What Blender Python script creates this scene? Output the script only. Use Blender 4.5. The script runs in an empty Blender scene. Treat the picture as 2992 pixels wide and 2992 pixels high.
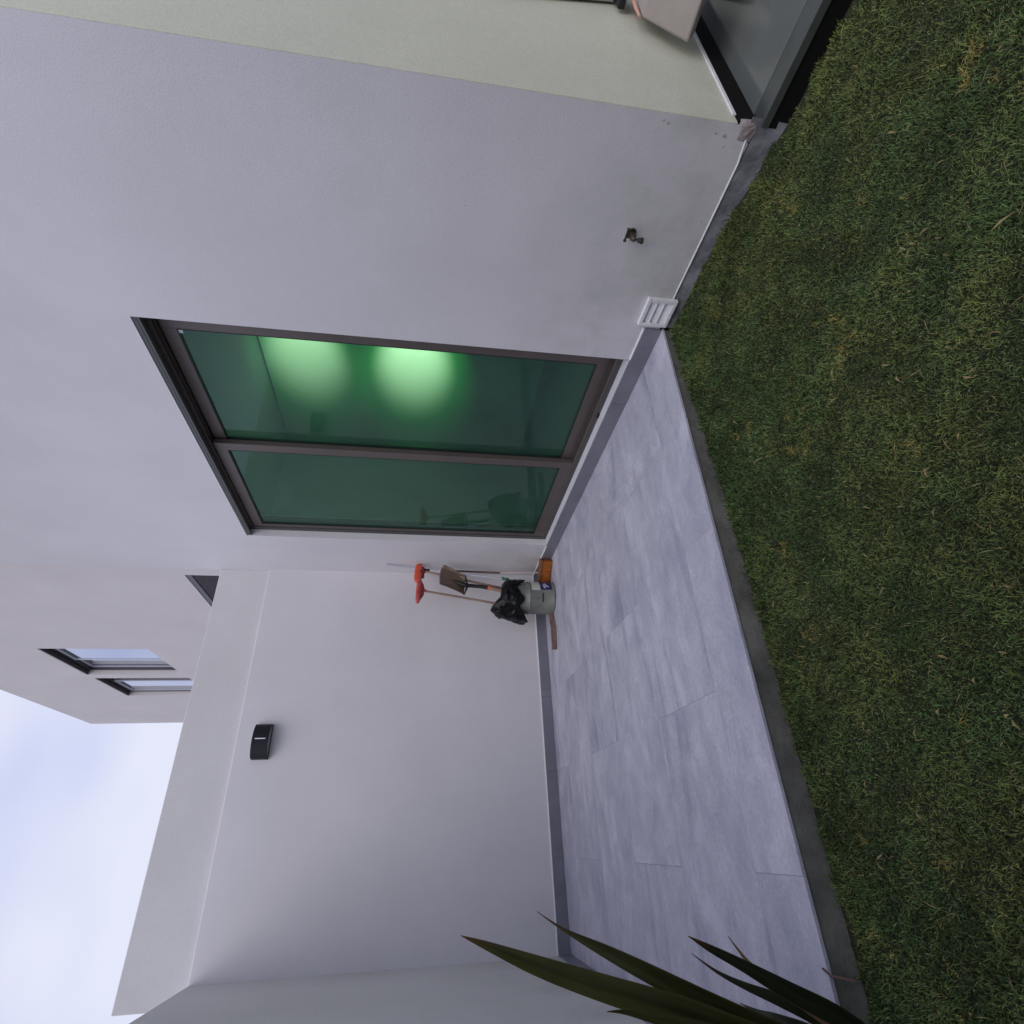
import bpy, bmesh, math, random
import numpy as np
from mathutils import Vector, Matrix, noise as mnoise
R = math.radians
S = bpy.context.scene
COL = S.collection
rng = random.Random(7)

# ------------------------------------------------------------------ camera
yaw, pitch, roll = R(30.935), R(8.721), R(2.433)
fwd = Vector((math.sin(yaw)*math.cos(pitch), math.cos(yaw)*math.cos(pitch), -math.sin(pitch)))
r0 = Vector((math.cos(yaw), -math.sin(yaw), 0)); u0 = r0.cross(fwd)
rr = r0*math.cos(roll) + u0*math.sin(roll); uu = -r0*math.sin(roll) + u0*math.cos(roll)
cd = bpy.data.cameras.new('camera'); cam = bpy.data.objects.new('camera', cd); COL.objects.link(cam)
X, Y, Z = -uu, rr, -fwd                      # the photograph was taken with the phone turned on its side
cam.matrix_world = Matrix(((X.x, Y.x, Z.x, -2.222), (X.y, Y.y, Z.y, -4.909), (X.z, Y.z, Z.z, 1.15), (0, 0, 0, 1)))
cd.sensor_width = 36; cd.lens = 36*1624.27/2992; cd.clip_start = .02; cd.clip_end = 2000
S.camera = cam

# ------------------------------------------------------------------ light: overcast dusk
SUN_EL, SUN_AZ = 48, 213                      # azimuth measured from +y clockwise
w = bpy.data.worlds.new('World'); S.world = w; w.use_nodes = True
nt = w.node_tree; nt.nodes.clear()
out = nt.nodes.new('ShaderNodeOutputWorld'); bg = nt.nodes.new('ShaderNodeBackground')
sky = nt.nodes.new('ShaderNodeTexSky'); sky.sky_type = 'NISHITA'; sky.sun_disc = False
sky.sun_elevation = R(SUN_EL); sky.sun_rotation = R(SUN_AZ); sky.air_density = 1.2; sky.dust_density = 2
tc = nt.nodes.new('ShaderNodeTexCoord'); mp = nt.nodes.new('ShaderNodeMapping'); mp.inputs['Scale'].default_value = (1.6, 1.6, 3.2)
nz = nt.nodes.new('ShaderNodeTexNoise'); nz.inputs['Scale'].default_value = 1.5; nz.inputs['Detail'].default_value = 2.5; nz.inputs['Roughness'].default_value = .45
cr = nt.nodes.new('ShaderNodeValToRGB'); cr.color_ramp.elements[0].position = .40; cr.color_ramp.elements[1].position = .62
cr.color_ramp.elements[0].color = (6.7, 7.3, 10.5, 1); cr.color_ramp.elements[1].color = (9.2, 9.5, 11.2, 1)
mx = nt.nodes.new('ShaderNodeMix'); mx.data_type = 'RGBA'; mx.inputs[0].default_value = .9
bg.inputs['Strength'].default_value = .092
L = nt.links.new
L(tc.outputs['Generated'], mp.inputs[0]); L(mp.outputs[0], nz.inputs['Vector']); L(nz.outputs['Fac'], cr.inputs[0])
L(sky.outputs[0], mx.inputs[6]); L(cr.outputs[0], mx.inputs[7]); L(mx.outputs[2], bg.inputs['Color']); L(bg.outputs[0], out.inputs[0])
sd = bpy.data.lights.new('sun', 'SUN'); sd.energy = .95; sd.angle = R(45); sd.color = (1, .945, .90)
so = bpy.data.objects.new('sun', sd); COL.objects.link(so)
az, el = R(SUN_AZ), R(SUN_EL)
so.rotation_euler = Vector((math.sin(az)*math.cos(el), math.cos(az)*math.cos(el), math.sin(el))).to_track_quat('Z', 'Y').to_euler()
S.view_settings.view_transform = 'Standard'; S.view_settings.look = 'None'
S.view_settings.exposure = 0; S.view_settings.gamma = 1
S.cycles.max_bounces = 10

# ------------------------------------------------------------------ materials
def mat(name, col, rough=.6, metal=0, var=0., vscale=6., bump=0., bscale=300., spec=.5, col2=None, trans=None, stretch=None, detail=5):
    m = bpy.data.materials.new(name); m.use_nodes = True
    n = m.node_tree.nodes; l = m.node_tree.links; b = n['Principled BSDF']
    b.inputs['Roughness'].default_value = rough; b.inputs['Metallic'].default_value = metal
    b.inputs['Specular IOR Level'].default_value = spec
    b.inputs['Base Color'].default_value = (*col, 1)
    t = n.new('ShaderNodeTexCoord')
    src = t.outputs['Object']
    if stretch:
        mpp = n.new('ShaderNodeMapping'); mpp.inputs['Scale'].default_value = stretch; l.new(src, mpp.inputs[0]); src = mpp.outputs[0]
    if var or col2:
        z = n.new('ShaderNodeTexNoise'); z.inputs['Scale'].default_value = vscale; z.inputs['Detail'].default_value = detail; z.inputs['Roughness'].default_value = .6
        l.new(src, z.inputs['Vector'])
        c = n.new('ShaderNodeValToRGB'); c.color_ramp.elements[0].position = .3; c.color_ramp.elements[1].position = .7
        a = tuple(x*(1-var) for x in col); d = col2 if col2 else tuple(min(1, x*(1+var)) for x in col)
        c.color_ramp.elements[0].color = (*a, 1); c.color_ramp.elements[1].color = (*d, 1)
        l.new(z.outputs['Fac'], c.inputs[0]); l.new(c.outputs[0], b.inputs['Base Color'])
    if bump:
        z2 = n.new('ShaderNodeTexNoise'); z2.inputs['Scale'].default_value = bscale; z2.inputs['Detail'].default_value = 4
        l.new(t.outputs['Object'], z2.inputs['Vector'])
        bb = n.new('ShaderNodeBump'); bb.inputs['Strength'].default_value = bump; bb.inputs['Distance'].default_value = .004
        l.new(z2.outputs['Fac'], bb.inputs['Height']); l.new(bb.outputs[0], b.inputs['Normal'])
    return m

def plaster(name, col, dirt=.10, stain_col=(.38, .38, .34)):
    """painted render: fine sand grain, faint roller mottling, dirt splashed up from the ground"""
    m = mat(name, col, rough=.85, spec=.2)
    n = m.node_tree.nodes; l = m.node_tree.links; b = n['Principled BSDF']
    t = n.new('ShaderNodeTexCoord')
    z = n.new('ShaderNodeTexNoise'); z.inputs['Scale'].default_value = 1.3; z.inputs['Detail'].default_value = 7; z.inputs['Roughness'].default_value = .62
    l.new(t.outputs['Object'], z.inputs['Vector'])
    c = n.new('ShaderNodeValToRGB'); c.color_ramp.elements[0].position = .3; c.color_ramp.elements[1].position = .72
    c.color_ramp.elements[0].color = (*[x*.93 for x in col], 1); c.color_ramp.elements[1].color = (*[min(1, x*1.03) for x in col], 1)
    l.new(z.outputs['Fac'], c.inputs[0])
    g = n.new('ShaderNodeTexNoise'); g.inputs['Scale'].default_value = 190; g.inputs['Detail'].default_value = 3
    l.new(t.outputs['Object'], g.inputs['Vector'])
    gr = n.new('ShaderNodeMapRange'); gr.inputs[1].default_value = .3; gr.inputs[2].default_value = .7; gr.inputs[3].default_value = .90; gr.inputs[4].default_value = 1.06
    l.new(g.outputs['Fac'], gr.inputs[0])
    mu = n.new('ShaderNodeMix'); mu.data_type = 'RGBA'; mu.blend_type = 'MULTIPLY'; mu.inputs[0].default_value = 1
    l.new(c.outputs[0], mu.inputs[6]); l.new(gr.outputs[0], mu.inputs[7])
    # splash dirt: patchy, low on the wall
    sx = n.new('ShaderNodeSeparateXYZ'); l.new(t.outputs['Object'], sx.inputs[0])
    mr = n.new('ShaderNodeMapRange'); mr.inputs[1].default_value = .0; mr.inputs[2].default_value = .9; mr.inputs[3].default_value = 1; mr.inputs[4].default_value = 0
    l.new(sx.outputs['Z'], mr.inputs[0])
    z3 = n.new('ShaderNodeTexNoise'); z3.inputs['Scale'].default_value = 3.2; z3.inputs['Detail'].default_value = 8; z3.inputs['Roughness'].default_value = .68
    l.new(t.outputs['Object'], z3.inputs['Vector'])
    r3 = n.new('ShaderNodeMapRange'); r3.inputs[1].default_value = .42; r3.inputs[2].default_value = .75
    l.new(z3.outputs['Fac'], r3.inputs[0])
    m3 = n.new('ShaderNodeMath'); m3.operation = 'MULTIPLY'; l.new(mr.outputs[0], m3.inputs[0]); l.new(r3.outputs[0], m3.inputs[1])
    m4 = n.new('ShaderNodeMath'); m4.operation = 'MULTIPLY'; m4.inputs[1].default_value = dirt*6; l.new(m3.outputs[0], m4.inputs[0]); m4.use_clamp = True
    mm = n.new('ShaderNodeMix'); mm.data_type = 'RGBA'
    l.new(m4.outputs[0], mm.inputs[0]); l.new(mu.outputs[2], mm.inputs[6]); mm.inputs[7].default_value = (*stain_col, 1)
    l.new(mm.outputs[2], b.inputs['Base Color'])
    bb = n.new('ShaderNodeBump'); bb.inputs['Strength'].default_value = .22; bb.inputs['Distance'].default_value = .003
    l.new(g.outputs['Fac'], bb.inputs['Height'])
    b2 = n.new('ShaderNodeBump'); b2.inputs['Strength'].default_value = .25; b2.inputs['Distance'].default_value = .02
    l.new(z.outputs['Fac'], b2.inputs['Height']); l.new(b2.outputs[0], bb.inputs['Normal'])
    l.new(bb.outputs[0], b.inputs['Normal'])
    return m

M = {}
M['wall'] = plaster('white_wall_paint', (.705, .682, .70), .13, (.36, .38, .34))
M['backwall'] = plaster('garden_wall_paint', (.725, .70, .72), .02, (.40, .41, .40))
M['parapet'] = plaster('parapet_paint', (.69, .675, .675), .0)
M['cream'] = plaster('cream_wall_paint', (.69, .69, .56), .08, (.45, .44, .30))
M['neigh'] = plaster('neighbour_wall_paint', (.775, .72, .71), 0)
M['leftwall'] = plaster('side_wall_paint', (.68, .675, .66), .10)
M['grout'] = mat('white_grout', (.82, .81, .82), .7, var=.08, vscale=20)
M['skirt'] = mat('grey_skirting_tile', (.20, .20, .24), .45, var=.14, vscale=5, bump=.1)
M['concrete'] = mat('dark_concrete', (.15, .147, .13), .9, var=.4, vscale=7, bump=.8, bscale=60)
M['footing'] = mat('footing_concrete', (.17, .17, .19), .9, var=.5, col2=(.30, .30, .33), vscale=9, bump=.9, bscale=45)
M['bronze'] = mat('bronze_aluminium', (.125, .103, .092), .42, .25, var=.08, vscale=8)
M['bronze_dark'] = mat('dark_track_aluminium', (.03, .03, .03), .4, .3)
M['gasket'] = mat('black_gasket', (.012, .013, .013), .6)
M['black'] = mat('black_lamp_metal', (.008, .008, .014), .5, .0, var=.15, vscale=60, bump=.3, bscale=500, spec=.3)
M['lens'] = mat('lamp_lens', (.30, .32, .34), .3)
M['slit'] = mat('frosted_slit', (.9, .9, .93), .3)
M['tapmetal'] = mat('weathered_brass', (.10, .085, .065), .42, .75, var=.4, vscale=60, bump=.4)
M['vent'] = mat('white_vent_plastic', (.82, .82, .84), .4, var=.05, vscale=15)
M['vent_dark'] = mat('vent_void', (.30, .31, .36), .8)
M['red'] = mat('red_broom_plastic', (.62, .085, .035), .42, var=.12, vscale=25)
M['crimson'] = mat('crimson_broom_plastic', (.52, .055, .05), .42, var=.25, vscale=18, col2=(.62, .14, .12))
M['bristle_red'] = mat('dark_red_bristle', (.16, .02, .022), .8, var=.35, vscale=90, bump=.8, bscale=200)
M['wood'] = mat('weathered_wood', (.30, .175, .12), .75, var=.35, vscale=14, col2=(.42, .30, .235), stretch=(1, 1, .15), bump=.5)
M['wood_dark'] = mat('dark_stick_wood', (.12, .065, .05), .75, var=.35, vscale=20, col2=(.19, .11, .085), stretch=(1, 1, .2), bump=.4)
M['offcut'] = mat('old_timber', (.20, .105, .085), .85, var=.4, vscale=18, col2=(.33, .22, .20), stretch=(.2, 1, 1), bump=.7, bscale=120)
M['chrome'] = mat('bright_steel_tube', (.70, .70, .76), .3, .7)
M['steel'] = mat('worn_shovel_steel', (.20, .185, .175), .45, .35, var=.45, vscale=16, col2=(.20, .105, .055), bump=.4, bscale=80)
M['blacksteel'] = mat('black_socket', (.018, .018, .02), .4, .3)
M['orange'] = mat('orange_sleeve', (.62, .16, .06), .5)
M['green'] = mat('green_grip', (.03, .13, .075), .5)
M['palestick'] = mat('pale_stick', (.55, .45, .42), .55)
M['brush'] = mat('orange_bristle', (.50, .13, .02), .85, var=.5, vscale=70, col2=(.62, .20, .03), bump=1, bscale=180, stretch=(1, 1, .3))
M['brush_back'] = mat('brush_back', (.20, .085, .03), .6, var=.3, vscale=30)
M['bucket'] = mat('grey_bucket', (.18, .19, .165), .45, .1, var=.16, vscale=9, col2=(.24, .25, .22))
M['bucket_rim'] = mat('bucket_ring', (.42, .44, .42), .3, .3)
M['mark'] = mat('black_mark', (.012, .02, .018), .6)
M['bag'] = mat('black_plastic_bag', (.003, .003, .004), .33, spec=.25, bump=.8, bscale=55)
M['label_cream'] = mat('label_cream', (.55, .58, .50), .5)
M['label_navy'] = mat('label_navy', (.02, .03, .11), .5)
M['label_white'] = mat('label_white', (.6, .6, .66), .5)
M['neigh_frame'] = mat('neighbour_frame', (.10, .085, .10), .4, .4)
M['sash_silver'] = mat('silver_sash', (.55, .55, .60), .35, .3)
M['terrace'] = mat('polished_grey_floor', (.13, .14, .135), .12, var=.1, vscale=3)
M['strip'] = mat('terrace_edge_stone', (.065, .072, .067), .35, var=.2, vscale=9)
M['blackstone'] = mat('black_riser', (.010, .010, .009), .9, spec=.1)
M['cushion'] = mat('beige_cushion', (.36, .32, .29), .9, var=.06, vscale=12, bump=.3)
M['salmon'] = mat('salmon_piping', (.62, .33, .25), .8)
M['mesh'] = mat('grey_green_sling', (.40, .44, .36), .8)
M['soil'] = mat('soil', (.026, .030, .012), .95, var=.4, vscale=30, bump=1, bscale=90)
M['room'] = mat('room_wall', (.30, .33, .32), .8)
M['roomfloor'] = mat('room_floor', (.10, .11, .10), .4)
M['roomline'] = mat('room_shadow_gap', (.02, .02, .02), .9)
M['roofing'] = mat('roof_coping', (.55, .54, .54), .8)

def glass(name, tint, gloss, film, amount):
    """tinted pane with a dusty teal film painting a milky haze and a slightly smudged reflection"""
    m = bpy.data.materials.new(name); m.use_nodes = True; n = m.node_tree.nodes; l = m.node_tree.links; n.clear()
    o = n.new('ShaderNodeOutputMaterial'); tr = n.new('ShaderNodeBsdfTransparent'); tr.inputs[0].default_value = (*tint, 1)
    gl = n.new('ShaderNodeBsdfGlossy'); gl.inputs['Roughness'].default_value = .045; gl.inputs[0].default_value = (*gloss, 1)
    fr = n.new('ShaderNodeFresnel'); fr.inputs[0].default_value = 1.45; mxx = n.new('ShaderNodeMixShader')
    l.new(fr.outputs[0], mxx.inputs[0]); l.new(tr.outputs[0], mxx.inputs[1]); l.new(gl.outputs[0], mxx.inputs[2])
    df = n.new('ShaderNodeBsdfDiffuse'); df.inputs[0].default_value = (*film, 1)
    t = n.new('ShaderNodeTexCoord'); z = n.new('ShaderNodeTexNoise'); z.inputs['Scale'].default_value = 2.2; z.inputs['Detail'].default_value = 7; z.inputs['Roughness'].default_value = .65
    l.new(t.outputs['Object'], z.inputs['Vector'])
    mr = n.new('ShaderNodeMapRange'); mr.inputs[1].default_value = .3; mr.inputs[2].default_value = .75; mr.inputs[3].default_value = amount*.75; mr.inputs[4].default_value = amount*1.3
    l.new(z.outputs['Fac'], mr.inputs[0]); m2 = n.new('ShaderNodeMixShader')
    l.new(mr.outputs[0], m2.inputs[0]); l.new(mxx.outputs[0], m2.inputs[1]); l.new(df.outputs[0], m2.inputs[2])
    l.new(m2.outputs[0], o.inputs[0]); return m
M['glass'] = glass('green_door_glass', (.45, .73, .50), (.80, .97, .92), (.13, .30, .235), .20)

def tilemat():
    m = bpy.data.materials.new('grey_stone_tile'); m.use_nodes = True; n = m.node_tree.nodes; l = m.node_tree.links; b = n['Principled BSDF']
    b.inputs['Roughness'].default_value = .5; b.inputs['Specular IOR Level'].default_value = .4
    t = n.new('ShaderNodeTexCoord'); at = n.new('ShaderNodeAttribute'); at.attribute_name = 'tile_shift'
    ad = n.new('ShaderNodeVectorMath'); ad.operation = 'ADD'; l.new(t.outputs['Object'], ad.inputs[0]); l.new(at.outputs['Vector'], ad.inputs[1])
    def nz(scale, st, det=6, rough=.6, dist=0):
        mp = n.new('ShaderNodeMapping'); mp.inputs['Scale'].default_value = st; l.new(ad.outputs[0], mp.inputs[0])
        z = n.new('ShaderNodeTexNoise'); z.inputs['Scale'].default_value = scale; z.inputs['Detail'].default_value = det; z.inputs['Roughness'].default_value = rough
        z.inputs['Distortion'].default_value = dist; l.new(mp.outputs[0], z.inputs['Vector']); return z.outputs['Fac']
    a = nz(1.6, (.9, 1.5, 1), 9, .62, 1.2); c = nz(6.5, (1, 1.2, 1), 10, .72, .5); d = nz(70, (1, 1, 1), 3); v = nz(1.7, (.45, 2.0, 1), 8, .52, 1.8)
    mp1 = n.new('ShaderNodeMath'); mp1.operation = 'MULTIPLY_ADD'; l.new(a, mp1.inputs[0]); mp1.inputs[1].default_value = .55
    mm = n.new('ShaderNodeMath'); mm.operation = 'MULTIPLY'; l.new(c, mm.inputs[0]); mm.inputs[1].default_value = .45; l.new(mm.outputs[0], mp1.inputs[2])
    r = n.new('ShaderNodeValToRGB'); e = r.color_ramp.elements; e[0].position = .36; e[0].color = (.345, .345, .435, 1); e[1].position = .62; e[1].color = (.57, .56, .64, 1)
    x = e.new(.5); x.color = (.455, .445, .52, 1); l.new(mp1.outputs[0], r.inputs[0])
    # darker veins along the tile
    vr = n.new('ShaderNodeValToRGB'); e = vr.color_ramp.elements; e[0].position = .33; e[0].color = (.74, .74, .80, 1); e[1].position = .45; e[1].color = (1, 1, 1, 1); l.new(v, vr.inputs[0])
    m1 = n.new('ShaderNodeMix'); m1.data_type = 'RGBA'; m1.blend_type = 'MULTIPLY'; m1.inputs[0].default_value = 1; l.new(r.outputs[0], m1.inputs[6]); l.new(vr.outputs[0], m1.inputs[7])
    gr = n.new('ShaderNodeMapRange'); gr.inputs[1].default_value = .3; gr.inputs[2].default_value = .7; gr.inputs[3].default_value = .9; gr.inputs[4].default_value = 1.1; l.new(d, gr.inputs[0])
    m2 = n.new('ShaderNodeMix'); m2.data_type = 'RGBA'; m2.blend_type = 'MULTIPLY'; m2.inputs[0].default_value = 1; l.new(m1.outputs[2], m2.inputs[6]); l.new(gr.outputs[0], m2.inputs[7])
    l.new(m2.outputs[2], b.inputs['Base Color'])
    bb = n.new('ShaderNodeBump'); bb.inputs['Strength'].default_value = .2; bb.inputs['Distance'].default_value = .002; l.new(c, bb.inputs['Height']); l.new(bb.outputs[0], b.inputs['Normal'])
    return m
M['tile'] = tilemat()

def attrmat(name, attr, rough=.6, trans=0., bump=False):
    m = bpy.data.materials.new(name); m.use_nodes = True; n = m.node_tree.nodes; l = m.node_tree.links; b = n['Principled BSDF']
    a = n.new('ShaderNodeAttribute'); a.attribute_name = attr; l.new(a.outputs['Color'], b.inputs['Base Color']); b.inputs['Roughness'].default_value = rough
    b.inputs['Specular IOR Level'].default_value = .25
    if bump:
        t = n.new('ShaderNodeTexCoord'); z = n.new('ShaderNodeTexNoise'); z.inputs['Scale'].default_value = 25; l.new(t.outputs['Object'], z.inputs['Vector'])
        mu = n.new('ShaderNodeMix'); mu.data_type = 'RGBA'; mu.blend_type = 'MULTIPLY'; mu.inputs[0].default_value = .6
        l.new(a.outputs['Color'], mu.inputs[6]); l.new(z.outputs['Fac'], mu.inputs[7]); l.new(mu.outputs[2], b.inputs['Base Color'])
    return m
M['grass'] = attrmat('grass_blades', 'blade_colour', .6)
M['leaf'] = attrmat('flax_leaf', 'leaf_colour', .42, bump=False)

# ------------------------------------------------------------------ helpers
class MB:
    def __init__(s): s.bm = bmesh.new()
    def box(s, x0, x1, y0, y1, z0, z1, bev=0, rot=None, org=None):
        b = bmesh.new(); bmesh.ops.create_cube(b, size=1)
        for v in b.verts: v.co = Vector(((x0+x1)/2+v.co.x*(x1-x0), (y0+y1)/2+v.co.y*(y1-y0), (z0+z1)/2+v.co.z*(z1-z0)))
        if bev: bmesh.ops.bevel(b, geom=b.edges[:], offset=bev, segments=2, affect='EDGES', profile=.6)
        if rot is not None:
            o = Vector(org) if org else Vector((0, 0, 0))
            for v in b.verts: v.co = rot @ (v.co-o) + o
        return s.add(b)
    def add(s, b):
        me = bpy.data.meshes.new('t'); b.to_mesh(me); b.free(); s.bm.from_mesh(me); bpy.data.meshes.remove(me); return s
    def poly(s, vs, fs):
        v = [s.bm.verts.new(Vector(p)) for p in vs]
        for f in fs: s.bm.faces.new([v[i] for i in f])
        return s
    def tube(s, pts, rad, seg=12, cap=True):
        pts = [Vector(p) for p in pts]; n = len(pts); rad = rad if isinstance(rad, (list, tuple)) else [rad]*n; rings = []
        for i, p in enumerate(pts):
            d = (pts[min(i+1, n-1)]-pts[max(i-1, 0)]).normalized()
            a = d.cross(Vector((0, .3, 1)) if abs(d.z) < .9 else Vector((1, .2, 0))).normalized(); b = d.cross(a)
            rings.append([s.bm.verts.new(p+(a*math.cos(2*math.pi*k/seg)+b*math.sin(2*math.pi*k/seg))*rad[i]) for k in range(seg)])
        for i in range(n-1):
            for k in range(seg): s.bm.faces.new([rings[i][k], rings[i][(k+1) % seg], rings[i+1][(k+1) % seg], rings[i+1][k]])
        if cap: s.bm.faces.new(rings[0][::-1]); s.bm.faces.new(rings[-1])
        return s
    def prism(s, prof, fn0, fn1):
        """prof: list of 2-D points; fn0/fn1 map a point to 3-D at each end"""
        n = len(prof); a = [s.bm.verts.new(fn0(p)) for p in prof]; b = [s.bm.verts.new(fn1(p)) for p in prof]
        s.bm.faces.new(a[::-1]); s.bm.faces.new(b)
        for i in range(n): s.bm.faces.new([a[i], a[(i+1) % n], b[(i+1) % n], b[i]])
        return s
    def build(s, name, m, parent=None, smooth=False, origin=None, bevel=0, angle=40):
        bmesh.ops.recalc_face_normals(s.bm, faces=s.bm.faces[:])
        me = bpy.data.meshes.new(name)
        if parent is not None: origin = parent_origin(parent)
        if origin is not None:
            bmesh.ops.translate(s.bm, verts=s.bm.verts[:], vec=-Vector(origin))
        s.bm.to_mesh(me); s.bm.free(); me.materials.append(m if not isinstance(m, str) else M[m])
        o = bpy.data.objects.new(name, me); COL.objects.link(o)
        if smooth:
            for p in me.polygons: p.use_smooth = True
            try: me.set_sharp_from_angle(angle=R(angle))
            except Exception: pass
        if parent is not None: o.parent = parent
        elif origin is not None: o.location = origin
        if bevel:
            md = o.modifiers.new('bevel', 'BEVEL'); md.width = bevel; md.segments = 3; md.limit_method = 'ANGLE'; md.angle_limit = R(40)
        return o
def parent_origin(p):
    v = Vector(p.location)
    while p.parent: p = p.parent; v += Vector(p.location)
    return v
def thing(name, label, cat, loc=(0, 0, 0), group=None):
    o = bpy.data.objects.new(name, None); COL.objects.link(o); o.location = loc; o.empty_display_size = .1
    o['label'] = label; o['category'] = cat
    if group: o['group'] = group
    return o
def tag(o, label, cat, group=None):
    o['label'] = label; o['category'] = cat
    if group: o['group'] = group
    return o
def struct(o): o['kind'] = 'structure'; return o

# ------------------------------------------------------------------ ground
def gz(x, y):
    return -.087 + .046*math.exp(-(x/.75)**2)*min(1, max(0, (y+4.1)/.5))
b = MB()
n = 40
xs = [-200, -60, -20, -8, -4] + [-3.4+.1*i for i in range(40)] + [.9, 3, 10, 40, 200]
ys = [-200, -60, -20, -9] + [-6.5+.1*i for i in range(36)] + [-2, 1, 5, 20, 60, 200]
vs = [(x, y, gz(x, y)-.012) for y in ys for x in xs]; W_ = len(xs)
fs = [(j*W_+i, j*W_+i+1, (j+1)*W_+i+1, (j+1)*W_+i) for j in range(len(ys)-1) for i in range(W_-1)]
b.poly(vs, fs); struct(b.build('ground', 'soil'))

# patio: cement bed + individual tiles with grout gaps
PX0, PY0 = -2.945, -3.09
b = MB(); b.box(PX0, .0, PY0+.006, .0, -.25, -.011)
bed = b.build('patio_bed', 'concrete', bevel=.004); struct(bed)
rows = [-3.09, -2.82, -2.22, -1.62, -1.02, -.42, .0]
me_v, me_f, sh = [], [], []
for ri in range(len(rows)-1):
    y0, y1 = rows[ri], rows[ri+1]
    off = -2.35 if ri % 2 == 0 else -1.75
    cuts = sorted([PX0, 0.]+[c for c in [off+1.2*k for k in range(-3, 4)] if PX0 < c < 0])
    for a, c in zip(cuts[:-1], cuts[1:]):
        g = .0004; x0, x1, ya, yb = a+(g if a > PX0 else 0), c-(g if c < 0 else 0), y0+(g if ri else 0), y1-g
        s0 = (rng.uniform(-40, 40), rng.uniform(-40, 40), 0)
        base = len(me_v); t = .0005; dz = rng.uniform(-.0004, .0004)
        me_v += [(x0, ya, -.0108), (x1, ya, -.0108), (x1, yb, -.0108), (x0, yb, -.0108), (x0, ya, -t), (x1, ya, -t), (x1, yb, -t), (x0, yb, -t),
                 (x0+t, ya+t, dz), (x1-t, ya+t, dz), (x1-t, yb-t, dz), (x0+t, yb-t, dz)]
        for i in range(4):
            j = (i+1) % 4
            me_f += [(base+i, base+j, base+4+j, base+4+i), (base+4+i, base+4+j, base+8+j, base+8+i)]
        me_f += [(base+8, base+9, base+10, base+11)]
        sh += [s0]*12
me = bpy.data.meshes.new('patio_tiles'); me.from_pydata(me_v, [], me_f); me.materials.append(M['tile'])
at = me.attributes.new('tile_shift', 'FLOAT_VECTOR', 'POINT'); at.data.foreach_set('vector', np.array(sh, dtype=np.float32).ravel())
o = bpy.data.objects.new('patio_paving', me); COL.objects.link(o); struct(o)

# ------------------------------------------------------------------ the house on the right (upright view): wall with sliding door
house = thing('house', 'white rendered house wall with a green glass sliding door, cream end wall round its corner', 'house')
T = .20; YN, YF, HZ = -4.03, .03, 7.0
DY0, DY1, DZ0, DZ1 = -2.862, -.655, .098, 2.585
def base_z(y): return .012 if y > -3.97 else .012+(.05)*((-3.97-y)/.06)
b = MB()
# front skin with opening: columns in y, the wall foot stops above the footing
cols = [YF, DY1, DY0, -3.085, -3.97, YN]
def foot(y): return .093 if y >= -3.085 else base_z(y)
for i in range(len(cols)-1):
    ya, yb = cols[i], cols[i+1]
    segs = [(foot(ya) if i != 3 else .012, foot(yb) if i != 2 else .093, DZ0, DZ0), (DZ0, DZ0, DZ1, DZ1), (DZ1, DZ1, HZ, HZ)]
    for k, (za, zb_, zc, zd) in enumerate(segs):
        if i == 1 and k == 1: continue
        if i == 1 and k == 0: continue
        b.poly([(0, ya, za), (0, yb, zb_), (0, yb, zd), (0, ya, zc)], [(0, 1, 2, 3)])
        b.poly([(T, ya, za), (T, yb, zb_), (T, yb, zd), (T, ya, zc)], [(0, 1, 2, 3)])
bmesh.ops.remove_doubles(b.bm, verts=b.bm.verts[:], dist=.0005)
b.poly([(0, DY1, DZ0), (T, DY1, DZ0), (T, DY1, DZ1), (0, DY1, DZ1)], [(0, 1, 2, 3)])
b.poly([(0, DY0, DZ0), (T, DY0, DZ0), (T, DY0, DZ1), (0, DY0, DZ1)], [(0, 1, 2, 3)])
b.poly([(0, DY0, DZ1), (T, DY0, DZ1), (T, DY1, DZ1), (0, DY1, DZ1)], [(0, 1, 2, 3)])
b.poly([(0, DY0, DZ0-.004), (T, DY0, DZ0-.004), (T, DY1, DZ0-.004), (0, DY1, DZ0-.004)], [(0, 1, 2, 3)])
b.poly([(0, DY0, .0), (0, DY1, .0), (0, DY1, DZ0-.004), (0, DY0, DZ0-.004)], [(0, 1, 2, 3)])
b.poly([(0, YF, 0), (T, YF, 0), (T, YF, HZ), (0, YF, HZ)], [(0, 1, 2, 3)])
b.poly([(0, YF, HZ), (T, YF, HZ), (T, YN, HZ), (0, YN, HZ)], [(0, 1, 2, 3)])
b.poly([(0, -3.085, .012), (T, -3.085, .012), (T, YN, .07), (0, YN, base_z(YN))], [(0, 1, 2, 3)])
me_w = b.build('wall', 'wall', house)
# cream return wall (separate paint), a hair proud of the white one at its end
b = MB(); b.box(.0015, 6, YN-.004, YN+.16, .083, HZ); b.build('end_wall', 'cream', house, bevel=.004)
b = MB(); b.box(.05, 6, YN-.011, YN-.0045, .0815, .0965, .002); b.build('end_wall_trim', 'grout', house)
b = MB(); b.box(.02, 6, YN-.0035, YN+.1, -.02, .081); b.build('end_wall_skirting', 'blackstone', house)
# roof coping out of sight, closes the volume
b = MB(); b.box(-.03, 6, YN-.05, YF+.02, HZ, HZ+.08); b.box(5.8, 6, YN+.2, YF, 0, HZ-.01); b.build('roof', 'roofing', house)
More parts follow.
